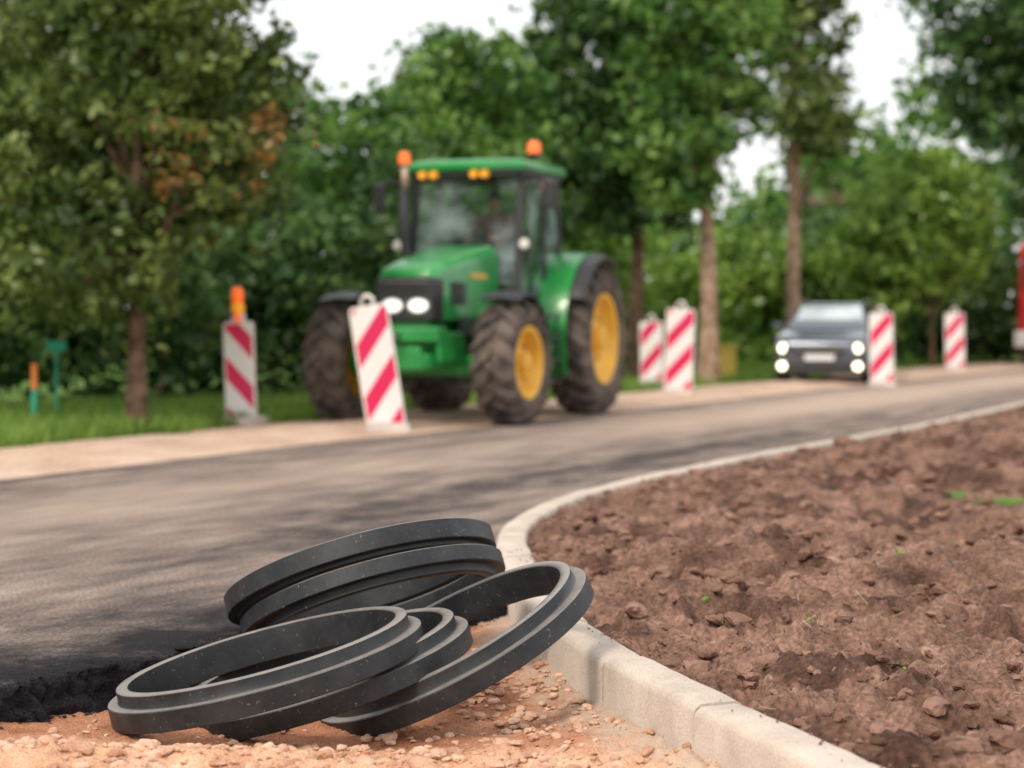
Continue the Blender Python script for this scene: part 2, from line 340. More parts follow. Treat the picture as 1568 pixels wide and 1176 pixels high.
tree('birch_tree',-3.84,20.4,6.2,.105,[(-4.2,20.6,4.0,2.0,1.5,2.0),(-4.7,20.4,2.4,1.7,1.4,1.6),(-3.1,20.6,2.9,1.0,1.2,1.9),(-4.0,20.2,1.6,.9,.8,.9),(-3.4,20.2,4.6,1.1,1.2,1.2)],420,56,.14,.085,lf_olive,seed=3,
     nl=30,extra=([(-2.5,19.8,2.7,.3,.3,.6),(-3.3,19.6,2.75,.25,.2,.4)],13,14,.13,lf_oran),keep=lambda L:~((L[:,0]>-3.45)&(L[:,2]<1.85)&(L[:,1]<22)))
tree('birch_tree',-7.0,22.5,7,.12,[(-6.8,22.5,4.0,2.2,1.6,2.6),(-6.2,22,1.9,1.5,1,1.0)],240,50,.18,.10,lf_olive,seed=4)
tree('maple_tree',-5.2,30,8,.14,[(-5.3,30,3.8,2.0,1.8,2.3)],180,50,.26,.14,lf_dark,seed=5)
tree('maple_tree',-1.9,33,5.4,.12,[(-2.1,33,3.5,1.5,1.5,1.6),(-.8,33.5,4.2,1.4,1.4,1.9)],250,50,.22,.13,lf_mid,seed=6)
tree('maple_tree',.2,40,6.6,.14,[(.2,40,4.3,2.0,1.7,2.4)],210,50,.26,.15,lf_mid,seed=7)
tree('spruce_tree',2.38,38,11,.15,[(1.9,38,7.0,1.8,1.6,3.0),(2.3,38,4.4,1.8,1.5,1.7)],370,52,.20,.14,lf_dark,seed=8)
tree('lime_tree',3.55,36,8,.18,[(3.4,36.2,6.2,1.5,1.5,2.2),(2.9,35.6,4.2,1.0,1.0,1.1)],220,50,.20,.14,lf_mid,m_barkl,seed=9)
tree('birch_tree',6.2,44,10,.18,[(6.3,44,8.0,1.2,1.3,2.6),(6.5,43.5,5.6,.9,1.0,1.2)],135,44,.23,.15,lf_olive,m_barkl,seed=10)
tree('oak_tree',14.6,52,11,.22,[(13.0,50,8.6,3.1,2.3,3.2),(14.8,50.8,4.6,2,2,2.9)],360,52,.32,.19,lf_dark,seed=12)
tree('willow_shrub',9.9,47,3.0,.07,[(9.9,47,3.3,1.7,1.4,1.8),(8.7,46.5,2.4,1.2,1,1.5)],230,52,.25,.15,lf_lite,seed=14)
def mass(name,ells,nc,per,sig,leaf,lm,seed): return tree(name,0,0,0,0,ells,nc,per,sig,leaf,lm,seed=seed)
mass('shrub_thicket',[(-7.8,27,1.0,2.2,1,1.2),(-5.2,27,1.2,1.8,1,1.5),(-3.2,28,1.4,1.5,1,1.7),(-1.5,29,1.6,1.6,1,2.0)],360,50,.22,.12,lf_dark,20)
mass('shrub_thicket',[(.2,42,1.6,2.4,1.5,2.2),(3.0,45,1.2,2,1.5,1.8),(5.5,49,1.6,2.2,1.5,1.9)],300,50,.28,.15,lf_lite,21)
mass('hedge',[(7.6,50,1.6,1.8,1.2,2.2),(9.6,51,1.0,2.2,1.2,1.6),(12.5,52,1.3,2.6,1.4,1.9),(16,52,1.6,2.6,1.4,2.4)],320,50,.3,.17,lf_dark,22)
rng=np.random.default_rng(5)
hp=[(-60,10),(-12,9.5),(-8,8.6),(-6,8.4),(-3,7.6),(3,7.8),(4.8,6.4),(6,4.1),(7.6,4.3),(9,6.0),(12,7.4),(14,9),(60,12)]
xs_=rng.uniform(-32,42,1800); hh=np.interp(xs_,[a for a,_ in hp],[b for _,b in hp])
zz=rng.random(1800)*hh*(.8+.35*vn(xs_*.9,xs_*0,2)); yy=rng.uniform(60,70,1800)
C=np.stack([xs_,yy,zz],1); L=(C[:,None,:]+rng.normal(size=(1800,28,3))*.42).reshape(-1,3)
v,f=leaves_at(L,.30,77); mesh('distant_woodland',v,f,[lf_mid])
def blades(name,n,xf,hmin,hmax,mat,seed):
    r=np.random.default_rng(seed); x,y=xf(r,n); a=r.random(n)*6.28; h=r.uniform(hmin,hmax,n); w=.008+.006*r.random(n)
    b=np.stack([x,y,np.full(n,-.05)],1); dx=np.stack([np.cos(a)*w,np.sin(a)*w,0*a],1); tip=b+np.stack([r.normal(0,.3,n)*h,r.normal(0,.3,n)*h,h+.03],1)
    V=np.stack([b-dx,b+dx,tip],1).reshape(-1,3); F=np.arange(3*n).reshape(-1,3); mesh(name,V,F,[mat])
def reg(r,n):
    y=r.uniform(17,29,n); x=XG(y)+.1-r.random(n)**1.3*5; return x,y
blades('grass_verge',45000,reg,.06,.24,lf_lite,1)
def reg2(r,n):
    y=r.uniform(32,58,n); x=XG(y)-.1-r.random(n)*5; return x,y
blades('grass_verge',22000,reg2,.08,.22,lf_lite,2)
r=np.random.default_rng(8); n=40; cx=np.array([.93,1.1,.75,1.25,1.6,.62,2.1]); cy=np.array([6.9,7.3,7.7,6.3,8.2,6.6,9.5]); c=r.integers(0,7,n)
px=cx[c]+r.normal(0,.010,n); py=cy[c]+r.normal(0,.010,n); v,f=leaves_at(np.stack([px,py,soilz(px,py)+.015+r.random(n)*.025],1),.014,5); mesh('weed_seedlings',v,f,[lf_lite])
n=260; px=RNG.uniform(0,1,n); py=RNG.uniform(4.8,12,n); px=XK(py)+.25+px*(1+py*.3); a=RNG.random(n)*6.28; l=.015+.022*RNG.random(n); z=soilz(px,py)+.012
c=np.stack([px,py,z],1); dv=np.stack([np.cos(a)*l,np.sin(a)*l,RNG.normal(0,.3,n)*l],1); wv=np.stack([-np.sin(a),np.cos(a),a*0],1)*.001; up=np.array([0,0,.001])
V=np.stack([c-dv-wv,c-dv+wv+up,c+dv+wv+up,c+dv-wv],1).reshape(-1,3); mesh('dry_straw',V,np.arange(4*n).reshape(-1,4),[simple('straw',(.38,.27,.15),.9,c2=(.5,.38,.25))])
# ------------------------------------------------------------ kerb stones
seg=np.hypot(np.diff(kxx),np.diff(kyy)); s=np.concatenate([[0],np.cumsum(seg)])
def kp(t):
    x=np.interp(t,s,kxx); y=np.interp(t,s,kyy); e=.15
    dx=np.interp(t+e,s,kxx)-np.interp(t-e,s,kxx); dy=np.interp(t+e,s,kyy)-np.interp(t-e,s,kyy); l=math.hypot(dx,dy); return x,y,dx/l,dy/l
yat=lambda y: float(np.interp(y,kyy,s))
V=[];F=[];t=yat(1.0); end=yat(70)
prof=[(0,-.25),(0,.035),(.006,.052),(.022,.062),(.045,.066),(.13,.066),(.146,.058),(.15,.045),(.15,-.25)]
while t<end:
    x,y,_,_=kp(t); L=.40 if 8<y<14 else (.80 if y<8 else 1.0)
    jx=random.uniform(-.005,.005); jz=random.uniform(-.004,.004); n=9; base=len(V)
    for i in range(n):
        tt=t+.005+(L-.010)*i/(n-1); x,y,dx,dy=kp(tt); e=.005 if i in(0,n-1) else 0
        for q,(o,z) in enumerate(prof):
            nzv=(vn(np.array(tt*22.),np.array(q*2.3),4)-.5)*.004
            if z>0: z=z-e+float(nzv)
            V.append((x+dy*(o+jx),y-dx*(o+jx),z+jz))
    k=len(prof)
    for i in range(n-1):
        for j in range(k-1): F.append((base+i*k+j,base+i*k+j+1,base+(i+1)*k+j+1,base+(i+1)*k+j))
    F.append(tuple(base+j for j in range(k))[::-1]); F.append(tuple(base+(n-1)*k+j for j in range(k)))
    t+=L
o=mesh('concrete_kerb',V,F,m_kerb,smooth=True); e=o.modifiers.new('es','EDGE_SPLIT'); e.split_angle=math.radians(50)
n=220; tt=RNG.uniform(yat(4.3),yat(9.5),n); PP=np.array([kp(a) for a in tt]); oo=.15-RNG.random(n)**2*.11
rocks('kerb_crumbs',np.stack([PP[:,0]+PP[:,3]*oo,PP[:,1]-PP[:,2]*oo,np.full(n,.067)],1),.0015+.004*RNG.random(n)**2,m_clod,.8)
# ------------------------------------------------------------ plastic rings
m_ring,t,b=nt('ring_black_plastic'); N=t.nodes.new;Lk=t.links.new
tc=N('ShaderNodeTexCoord'); n1=N('ShaderNodeTexNoise'); n1.inputs['Scale'].default_value=5; n1.inputs['Detail'].default_value=8; n1.inputs['Roughness'].default_value=.7; Lk(tc.outputs['Object'],n1.inputs['Vector'])
r1=N('ShaderNodeValToRGB'); r1.color_ramp.elements[0].position=.42; r1.color_ramp.elements[0].color=(.008,.0095,.012,1); r1.color_ramp.elements[1].position=.80; r1.color_ramp.elements[1].color=(.042,.044,.047,1); Lk(n1.outputs['Fac'],r1.inputs['Fac'])
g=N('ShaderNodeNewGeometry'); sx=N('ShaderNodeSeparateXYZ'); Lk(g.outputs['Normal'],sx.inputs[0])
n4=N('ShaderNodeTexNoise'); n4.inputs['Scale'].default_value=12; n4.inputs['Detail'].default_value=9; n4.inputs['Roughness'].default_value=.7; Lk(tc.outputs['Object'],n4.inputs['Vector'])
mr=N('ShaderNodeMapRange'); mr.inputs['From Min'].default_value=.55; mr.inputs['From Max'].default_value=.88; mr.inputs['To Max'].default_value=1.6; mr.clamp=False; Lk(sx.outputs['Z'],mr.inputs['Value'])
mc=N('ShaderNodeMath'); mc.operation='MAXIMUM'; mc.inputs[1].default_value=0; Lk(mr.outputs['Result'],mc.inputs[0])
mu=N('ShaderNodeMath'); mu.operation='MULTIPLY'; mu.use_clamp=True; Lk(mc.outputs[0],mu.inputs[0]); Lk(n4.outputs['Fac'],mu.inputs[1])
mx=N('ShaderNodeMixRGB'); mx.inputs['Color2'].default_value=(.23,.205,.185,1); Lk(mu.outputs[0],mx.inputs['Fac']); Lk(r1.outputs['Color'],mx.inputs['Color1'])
vo=N('ShaderNodeTexNoise'); vo.inputs['Scale'].default_value=70; vo.inputs['Detail'].default_value=4; Lk(tc.outputs['Object'],vo.inputs['Vector'])
rr=N('ShaderNodeValToRGB'); rr.color_ramp.elements[0].position=.66; rr.color_ramp.elements[0].color=(0,0,0,1); rr.color_ramp.elements[1].position=.78; rr.color_ramp.elements[1].color=(.6,.6,.6,1); Lk(vo.outputs['Fac'],rr.inputs['Fac'])
mx2=N('ShaderNodeMixRGB'); mx2.inputs['Color2'].default_value=(.36,.3,.26,1); Lk(rr.outputs['Color'],mx2.inputs['Fac']); Lk(mx.outputs['Color'],mx2.inputs['Color1']); Lk(mx2.outputs['Color'],b.inputs['Base Color'])
rm=N('ShaderNodeMapRange'); rm.inputs['To Min'].default_value=.33; rm.inputs['To Max'].default_value=.62; Lk(n4.outputs['Fac'],rm.inputs['Value']); Lk(rm.outputs['Result'],b.inputs['Roughness']); b.inputs['Specular IOR Level'].default_value=.45
bp=N('ShaderNodeBump'); bp.inputs['Strength'].default_value=.25; bp.inputs['Distance'].default_value=.004; Lk(n4.outputs['Fac'],bp.inputs['Height']); Lk(bp.outputs['Normal'],b.inputs['Normal'])
def ring(loc,roll,pitch,R=.5,flip=False,sp=0,h1=.066,h2=.042):
    H=h1+h2; a=.003
    z0=-H/2; zm=z0+h1; z1=H/2; Ri=R-.085; Rm=R-.036
    prof=[(z0,Ri+a),(z0,R-a),(z0+a,R),(zm-a,R),(zm,R-a),(zm,Rm+.003),(zm+.004,Rm),(z1-.003,Rm-.001),(z1,Rm-.005),(z1,Ri+.015),(z1-.003,Ri+.011),(zm+.01,Ri+.006),(z0+a,Ri)]
    M=Matrix.Translation(loc)@Matrix.Rotation(math.radians(-roll),4,'Y')@Matrix.Rotation(math.radians(pitch+(180 if flip else 0)),4,'X')@Matrix.Rotation(math.radians(sp),4,'Z')
    return lathe('plastic_manhole_ring',prof,m_ring,None,180,'Z',True,M)
ring((-.783,6.35,.045),14,1.0,.51,sp=20)
ring((-.615,6.52,-.002),17,2,.495,sp=130)
ring((-.199,6.60,.070),27,6,.50,sp=70)
ring((-.55,7.30,.205),16.5,-18,.505,True,200,.072,.016)
ring((-.500,7.27,.120),16.5,-18,.492,True,10,.058,.03)
# ------------------------------------------------------------ tractor
m_green=simple('tractor_green_paint',(.012,.22,.04),.32,c2=(.022,.29,.06),nscale=3,coat=.3)
m_yel=simple('rim_yellow_paint',(.88,.50,.04),.4,c2=(.72,.38,.05),nscale=5)
m_rub=simple('tyre_rubber',(.06,.050,.046),.9,c2=(.19,.145,.12),nscale=5,bump=.4,bscale=30,spec=.2)
m_blk=simple('black_plastic',(.02,.02,.022),.5,c2=(.035,.035,.037),nscale=6)
m_met=simple('grey_metal',(.25,.23,.21),.4,.7,noise=.3)
m_amb=simple('amber_lens',(.95,.18,.02),.3,c2=(.9,.15,.02),emit=(1,.16,.03),es=.5)  # beacons are unlit; faint emission added to brighten the orange
m_amy=simple('amber_lamp',(.9,.4,.02),.3,emit=(1,.4,.03),es=.25)  # small glow added to lift the amber, lamp body included
m_lamp=simple('headlamp_lit',(.9,.9,.88),.2,emit=(1,.97,.9),es=.9)
m_lampw=simple('headlamp_lit_warm',(.9,.85,.7),.2,emit=(1,.88,.6),es=4)
def glassmat(name,tint,refl=.35):
    m,t,b=nt(name); N=t.nodes.new
    tr=N('ShaderNodeBsdfTransparent'); tr.inputs['Color'].default_value=(*tint,1); gl=N('ShaderNodeBsdfGlossy'); gl.inputs['Roughness'].default_value=.06; gl.inputs['Color'].default_value=(.85,.92,.92,1)
    lw=N('ShaderNodeLayerWeight'); lw.inputs['Blend'].default_value=refl; mx=N('ShaderNodeMixShader')
    df=N('ShaderNodeBsdfDiffuse'); df.inputs['Color'].default_value=(.38,.47,.46,1); m1=N('ShaderNodeMixShader')  # pale teal diffuse patches paint reflections into the glass
    n=N('ShaderNodeTexNoise'); n.inputs['Scale'].default_value=2.2; mr=N('ShaderNodeMapRange'); mr.inputs['From Min'].default_value=.42; mr.inputs['From Max'].default_value=.66; mr.inputs['To Min'].default_value=.03; mr.inputs['To Max'].default_value=.6
    t.links.new(n.outputs['Fac'],mr.inputs['Value']); t.links.new(mr.outputs['Result'],m1.inputs['Fac'])
    t.links.new(tr.outputs[0],m1.inputs[1]); t.links.new(df.outputs[0],m1.inputs[2])
    t.links.new(lw.outputs['Fresnel'],mx.inputs['Fac']); t.links.new(m1.outputs[0],mx.inputs[1]); t.links.new(gl.outputs[0],mx.inputs[2])
    t.links.new(mx.outputs[0],t.nodes['Material Output'].inputs['Surface']); return m
m_glass=glassmat('cab_glass',(.80,.90,.88),.28)
TR=empty('green_farm_tractor',(-.92,21.95,0),-20)
def wheel(nm,x,y,R,w,rimR,side,nl,steer=0):
    zc=R; M=Matrix.Translation((x,y,zc))@Matrix.Rotation(math.radians(steer),4,'Z')
    h=w/2; tr=R-.06
    prof=[(-h*.72,rimR),(-h*.98,rimR+.06),(-h*1.03,(rimR+tr)/2),(-h*.95,tr-.05),(-h*.75,tr-.008),(0,tr+.004),(h*.75,tr-.008),(h*.95,tr-.05),(h*1.03,(rimR+tr)/2),(h*.98,rimR+.06),(h*.72,rimR)]
    v,f=lathe_data(prof,64,'X',True)
    for sd in (-1,1):
        for k in range(nl):
            a0=2*math.pi*(k+(.5 if sd>0 else 0))/nl; dang=.85*h/R; base=len(v); ns=7
            for i in range(ns):
                s_=i/(ns-1); xx=sd*(-.02+s_*(h+.02)*1.0); a=a0-dang*(s_**.9)
                th=(.026+.012*s_)/R*1.1; rt=R if s_<.8 else R-.012-.05*((s_-.8)/.2)**1.5*1.2; rb=tr-.03 if s_<.8 else tr-.05-.09*((s_-.8)/.2)
                if i==ns-1: xx=sd*(h*1.05); 
                for (da,rr_) in ((-th*1.25,rb),(-th*.8,rt),(th*.8,rt),(th*1.25,rb)):
                    v.append((xx,rr_*math.sin(a+da),rr_*math.cos(a+da)))
            for i in range(ns-1):
                for j in range(4): f.append((base+i*4+j,base+i*4+(j+1)%4,base+(i+1)*4+(j+1)%4,base+(i+1)*4+j))
            f.append((base,base+1,base+2,base+3)); f.append(tuple(base+(ns-1)*4+j for j in (3,2,1,0)))
    mesh(nm+'_tyre',v,f,m_rub,TR,M=M)
    q=side; rp=[(q*h*.72,rimR+.005),(q*h*.9,rimR+.02),(q*h*.86,rimR-.03),(q*h*.45,rimR-.07),(q*h*.28,rimR*.78),(q*h*.22,rimR*.55),(q*h*.42,rimR*.42),(q*h*.45,rimR*.30),(q*h*.80,rimR*.27),(q*h*.85,rimR*.20),(q*h*.86,.001)]
    lathe(nm+'_rim',rp,m_yel,TR,48,'X',False,M)
    rp=[(-q*h*.72,rimR+.005),(-q*h*.9,rimR+.02),(-q*h*.6,rimR-.03),(q*h*.1,rimR-.08),(q*h*.05,.001)]
    lathe(nm+'_rim_inner',rp,m_yel,TR,32,'X',False,M)
    for k in range(8):
        a=k*math.pi/4; lathe(nm+'_bolt_%d'%k,[(q*h*.2,.001),(q*h*.2,.022),(q*h*.36,.022),(q*h*.36,.001)],m_met,TR,6,'X',False,M@Matrix.Translation((0,rimR*.62*math.sin(a),rimR*.62*math.cos(a))))
wheel('front_left_wheel',.98,0,.675,.46,.38,1,18,-3); wheel('front_right_wheel',-1.0,0,.675,.46,.38,-1,18,-3)
wheel('rear_left_wheel',.96,2.7,.91,.52,.53,1,20); wheel('rear_right_wheel',-.96,2.7,.91,.52,.53,-1,20)
loft('hood',[rsec(-.60,.30,1.15,1.655,.10),rsec(-.56,.345,1.13,1.70,.12),rsec(-.30,.375,1.12,1.77,.14),rsec(.3,.40,1.14,1.88,.15),rsec(.8,.42,1.16,1.96,.15),rsec(1.05,.43,1.2,1.99,.15)],m_green,TR)
loft('grille',[rsec(-.655,.315,1.14,1.585,.06),rsec(-.61,.345,1.13,1.60,.06),rsec(-.5,.382,1.128,1.60,.06)],m_blk,TR)
for i in range(6): box('grille_slat_%d'%i,-.27,.27,-.664,-.654,1.40+i*.028,1.41+i*.028,m_met if i==5 else m_blk,TR,0)
for sx_ in (-1,1):
    Ms=Matrix.Translation((sx_*.15,0,1.29))@Matrix.Diagonal((1.35,1,.85,1))
    lathe('headlight_%d'%(sx_+2),[(-.668,.001),(-.668,.075),(-.655,.085),(-.60,.085)],m_lamp,TR,24,'Y',False,Ms)
    lathe('headlight_bezel_%d'%(sx_+2),[(-.66,.088),(-.672,.09),(-.672,.104),(-.64,.11)],m_met,TR,24,'Y',False,Ms)
    for k in range(5): box('side_vent_%d_%d'%(sx_+2,k),sx_*.385-.012 ,sx_*.385+.012,-.28+k*.09,-.22+k*.09,1.3,1.55,m_blk,TR,.004)
    box('hood_side_stripe_%d'%(sx_+2),sx_*.405-.012,sx_*.405+.012,.25,1.0,1.60,1.65,m_yel,TR,.003)
    box('engine_side_panel_%d'%(sx_+2),sx_*.36-.03,sx_*.36+.03,.0,1.05,.95,1.2,m_blk,TR,.02)
box('front_axle_support',-.27,.27,-.58,.55,.70,1.13,m_green,TR,.03,.03)
box('engine_block',-.3,.3,.5,1.6,.55,1.2,m_blk,TR,.03)
box('front_weight_bracket',-.46,.46,-.86,-.60,.90,1.06,m_green,TR,.025)
box('front_linkage_lower',-.30,.30,-.84,-.58,.60,.86,m_green,TR,.03,.05)
for sx_ in(-1,1):
    box('linkage_arm_%d'%(sx_+2),sx_*.36-.04,sx_*.36+.04,-.98,-.5,.62,.78,m_green,TR,.02)
    box('bracket_plate_%d'%(sx_+2),sx_*.44-.025,sx_*.44+.025,-.80,-.1,.68,1.0,m_green,TR,.02)
tube('top_hook',[(0,-.86,.98),(0,-.98,.95),(0,-1.02,.88)],.03,m_met,TR)
box('front_axle_beam',-.8,.8,-.10,.10,.52,.74,m_green,TR,.04)
box('oil_pan',-.22,.22,.3,1.5,.42,.6,m_blk,TR,.03)
box('transmission',-.28,.28,1.5,3.0,.55,1.15,m_green,TR,.04)
box('rear_axle',-.75,.75,2.55,2.85,.78,1.05,m_green,TR,.04)
for sx_ in(-1,1):
    lathe('axle_hub_%d'%(sx_+2),[(sx_*.55,.001),(sx_*.55,.17),(sx_*.8,.2),(sx_*.9,.15),(sx_*.9,.001)],m_green,TR,20,'X',False,Matrix.Translation((0,0,.675)))
def arc_fender(name,x0,x1,yc,zc,R,a0,a1,mat,th=.03,drop=0,n=22):
    secs=[]
    for i in range(n+1):
        a=math.radians(a0+(a1-a0)*i/n); c,s_=math.cos(a),math.sin(a)
        f=lambda x,r,:(x,yc-r*c,zc+r*s_)
        secs.append([f(x0,R),f(x0,R+th),f((x0+x1)/2,R+th+.012),f(x1,R+th-drop),f(x1,R-drop),f((x0+x1)/2,R+.008)])
    return loft(name,secs,mat,TR)
for q in(-1,1):
    arc_fender('front_fender_%d'%(q+2),q*.74,q*1.18,0,.675,.74,64,160,m_blk,.03,.02)
    tube('fender_stay_%d'%(q+2),[(q*.6,.1,.75),(q*.68,.2,1.2),(q*.85,.1,1.41)],.025,m_blk,TR)
    arc_fender('rear_fender_%d'%(q+2),q*.56,q*1.03,2.7,.91,1.0,-25,118,m_green,.04,0)
    arc_fender('rear_fender_edge_%d'%(q+2),q*1.032,q*1.22,2.7,.91,.985,28,118,m_blk,.03,.03)
    v=[(q*.575,2.7,.95)];f=[]
    for i in range(19):
        a=math.radians(-20+138*i/18); v.append((q*.575,2.7-1.01*math.cos(a),.91+1.01*math.sin(a)))
    f=[(0,i+1,i+2) for i in range(18)]; mesh('fender_inner_%d'%(q+2),v,f,m_green,TR)
    loft('fuel_tank_%d'%(q+2),[[(q*.38,y,.62+dz),(q*.80,y,.62+dz),(q*.86,y,.72+dz),(q*.84,y,1.18),(q*.78,y,1.25),(q*.38,y,1.25)] for y,dz in((.95,.15),(1.05,0),(1.70,0),(1.78,.1))],m_green,TR,bevel=.02)
    for k in range(4): box('step_%d_%d'%(q+2,k),q*.90-.14,q*.90+.14,1.12,1.50,.42+.25*k,.45+.25*k,m_blk,TR,.008)
    for yy_ in (1.12,1.50): tube('step_rail_%d_%d'%(q+2,int(yy_*10)),[(q*1.02,yy_,.42),(q*.98,yy_,1.2)],.018,m_blk,TR)
box('cab_base',-.66,.66,1.08,2.55,1.15,1.55,m_blk,TR,.03)
box('dashboard',-.30,.30,1.12,1.40,1.5,1.92,m_blk,TR,.05,.03,.02)
def prism(name,a,b,w,d,mat):
    ax,ay,az=a;bx,by,bz=b
    v=[(ax-w,ay-d,az),(ax+w,ay-d,az),(ax+w,ay+d,az),(ax-w,ay+d,az),(bx-w,by-d,bz),(bx+w,by-d,bz),(bx+w,by+d,bz),(bx-w,by+d,bz)]
    return mesh(name,v,list(BF),mat,TR,bevel=.01)
for q in(-1,1):
    prism('a_pillar_%d'%(q+2),(q*.66,1.08,1.45),(q*.64,1.22,2.79),.038,.035,m_blk)
    prism('b_pillar_%d'%(q+2),(q*.68,1.92,1.6),(q*.66,1.96,2.79),.028,.035,m_blk)
    prism('c_pillar_%d'%(q+2),(q*.66,2.52,1.6),(q*.64,2.46,2.79),.035,.04,m_blk)
    mesh('door_glass_%d'%(q+2),[(q*.675,1.12,1.3),(q*.69,1.90,1.5),(q*.665,1.94,2.78),(q*.65,1.25,2.78)],[(0,1,2,3)],m_glass,TR)
    mesh('quarter_glass_%d'%(q+2),[(q*.685,1.96,1.9),(q*.665,2.48,1.9),(q*.65,2.43,2.78),(q*.665,2.0,2.78)],[(0,1,2,3)],m_glass,TR)
    box('door_sill_%d'%(q+2),q*.68-.02,q*.68+.02,1.1,1.93,1.22,1.30,m_blk,TR,.01)
    tube('door_handle_%d'%(q+2),[(q*.72,1.75,1.7),(q*.73,1.75,1.95)],.015,m_blk,TR)
mesh('windshield',[(-.63,1.07,1.55),(.63,1.07,1.55),(.61,1.21,2.78),(-.61,1.21,2.78)],[(0,1,2,3)],m_glass,TR)
mesh('rear_window',[(-.63,2.55,1.6),(.63,2.55,1.6),(.61,2.48,2.78),(-.61,2.48,2.78)],[(0,1,2,3)],m_glass,TR)
def roofsec(z,i): 
    x=.76-i;y0=1.06+i;y1=2.62-i;c=.12
    return [(-x+c,y0,z),(-x/2,y0-.035,z),(0,y0-.05,z),(x/2,y0-.035,z),(x-c,y0,z),(x-.03,y0+.04,z),(x,y0+c,z),(x,y1-c,z),(x-c,y1,z),(-x+c,y1,z),(-x,y1-c,z),(-x,y0+c,z),(-x+.03,y0+.04,z)]
loft('cab_roof',[roofsec(2.855,.03),roofsec(2.87,0),roofsec(2.93,.0),roofsec(2.965,.03),roofsec(2.99,.12),roofsec(3.0,.25)],m_green,TR)
loft('roof_underside',[roofsec(2.77,.10),roofsec(2.80,.04),roofsec(2.853,.04)],m_blk,TR)
for i,xq in enumerate((-.50,-.36,.14,.27)):
    lathe('roof_lamp_%d'%i,[(.985,.001),(.975,.035),(.99,.045),(1.05,.045)],m_amy,TR,16,'Y',False,Matrix.Translation((xq,.01,2.81))@Matrix.Scale(1.1,4,(1,0,0)))
def beacon(x,y,z0,z1,par,r=.07):
    tube('beacon_stalk',[(x,y,z0),(x,y,z1)],.018,m_blk,par)
    lathe('beacon_base',[(z1-.02,.001),(z1-.02,r),(z1+.03,r),(z1+.03,.001)],m_blk,par,20,'Z',False,Matrix.Translation((x,y,0)))
    lathe('beacon_lens',[(z1+.03,r*.93),(z1+.12,r*.9),(z1+.165,r*.7),(z1+.18,.001)],m_amb,par,20,'Z',False,Matrix.Translation((x,y,0)))
beacon(-.80,1.2,2.86,2.93,TR,.075); tube('beacon_bracket',[(-.7,1.2,2.86),(-.8,1.2,2.86)],.02,m_blk,TR)
beacon(.62,1.75,2.96,3.06,TR,.085)
tube('exhaust_stack',[(-.60,.98,1.7),(-.68,.98,1.85),(-.70,.98,2.1),(-.70,.98,2.66)],[.05,.06,.065,.06],m_blk,TR,16)
m_pipe=simple('exhaust_heat_tarnish',(.42,.30,.22),.5,.3,noise=.3)
tube('exhaust_tip',[(-.70,.98,2.66),(-.70,.98,2.80),(-.72,1.02,2.9)],[.045,.042,.038],m_pipe,TR,12)
m_wl=simple('work_lamp_glass',(.75,.72,.68),.2)
for q in(-1,1):
    tube('mirror_arm_%d'%(q+2),[(q*.66,1.15,2.72),(q*.95,1.08,2.76),(q*1.02,1.05,2.7)],.014,m_blk,TR)
    box('mirror_%d'%(q+2),q*1.05-.08,q*1.05+.08,1.02,1.08,2.40,2.74,m_blk,TR,.03)
    tube('lamp_arm_%d'%(q+2),[(q*.66,1.08,1.95),(q*.76,1.0,1.98)],.014,m_blk,TR)
    lathe('work_lamp_%d'%(q+2),[(.925,.001),(.93,.055),(.95,.062),(1.02,.04)],m_wl,TR,16,'Y',False,Matrix.Translation((q*.78,0,2.0)))
box('side_marker',.80,.90,1.5,1.62,2.66,2.72,m_amb,TR,.01); tube('marker_arm',[(.66,1.55,2.69),(.82,1.55,2.69)],.015,m_blk,TR)
box('seat_base',-.25,.25,1.85,2.3,1.6,1.78,m_blk,TR,.05); box('seat_back',-.24,.24,2.25,2.37,1.75,2.4,m_blk,TR,.05)
sw=Matrix.Translation((0,1.50,2.02))@Matrix.Rotation(math.radians(-35),4,'X')
lathe('steering_wheel',[(0.015*math.cos(k*math.pi/4),.19+.015*math.sin(k*math.pi/4)) for k in range(8)],m_blk,TR,32,'Z',True,sw)
tube('steering_column',[(0,1.3,1.8),(0,1.50,2.02)],.03,m_blk,TR)
m_skin=simple('skin',(.5,.27,.19),.6); m_shirt=simple('driver_shirt',(.26,.14,.12),.9,noise=.4); m_hair=simple('hair',(.05,.03,.02),.8); m_trs=simple('driver_trousers',(.04,.05,.08),.9)
DR=bpy.data.objects.new('driver',None); col.objects.link(DR); DR.location=TR.location; DR.rotation_euler=TR.rotation_euler
def skin(name,pts,edges,rad,mat,root=0,sub=2):
    me=bpy.data.meshes.new(name); me.from_pydata(pts,edges,[]); me.materials.append(mat)
    o=bpy.data.objects.new(name,me); col.objects.link(o); o.parent=DR
    m=o.modifiers.new('skin','SKIN'); m.use_smooth_shade=True
    for i,r_ in enumerate(rad): 
        rr=r_ if isinstance(r_,tuple) else (r_,r_); me.skin_vertices[0].data[i].radius=rr; me.skin_vertices[0].data[i].use_root=(i==root)
    s_=o.modifiers.new('s','SUBSURF'); s_.levels=sub; s_.render_levels=sub
P=[(0,2.08,1.86),(0,2.10,2.0),(0,2.11,2.18),(0,2.10,2.32),(-.19,2.08,2.34),(-.26,1.92,2.14),(-.17,1.68,2.10),(.19,2.08,2.34),(.26,1.92,2.14),(.17,1.68,2.10)]
skin('shirt',P,[(0,1),(1,2),(2,3),(3,4),(4,5),(5,6),(3,7),(7,8),(8,9)],[(.16,.12),(.15,.11),(.17,.12),(.14,.10),.075,.052,.038,.075,.052,.038],m_shirt)
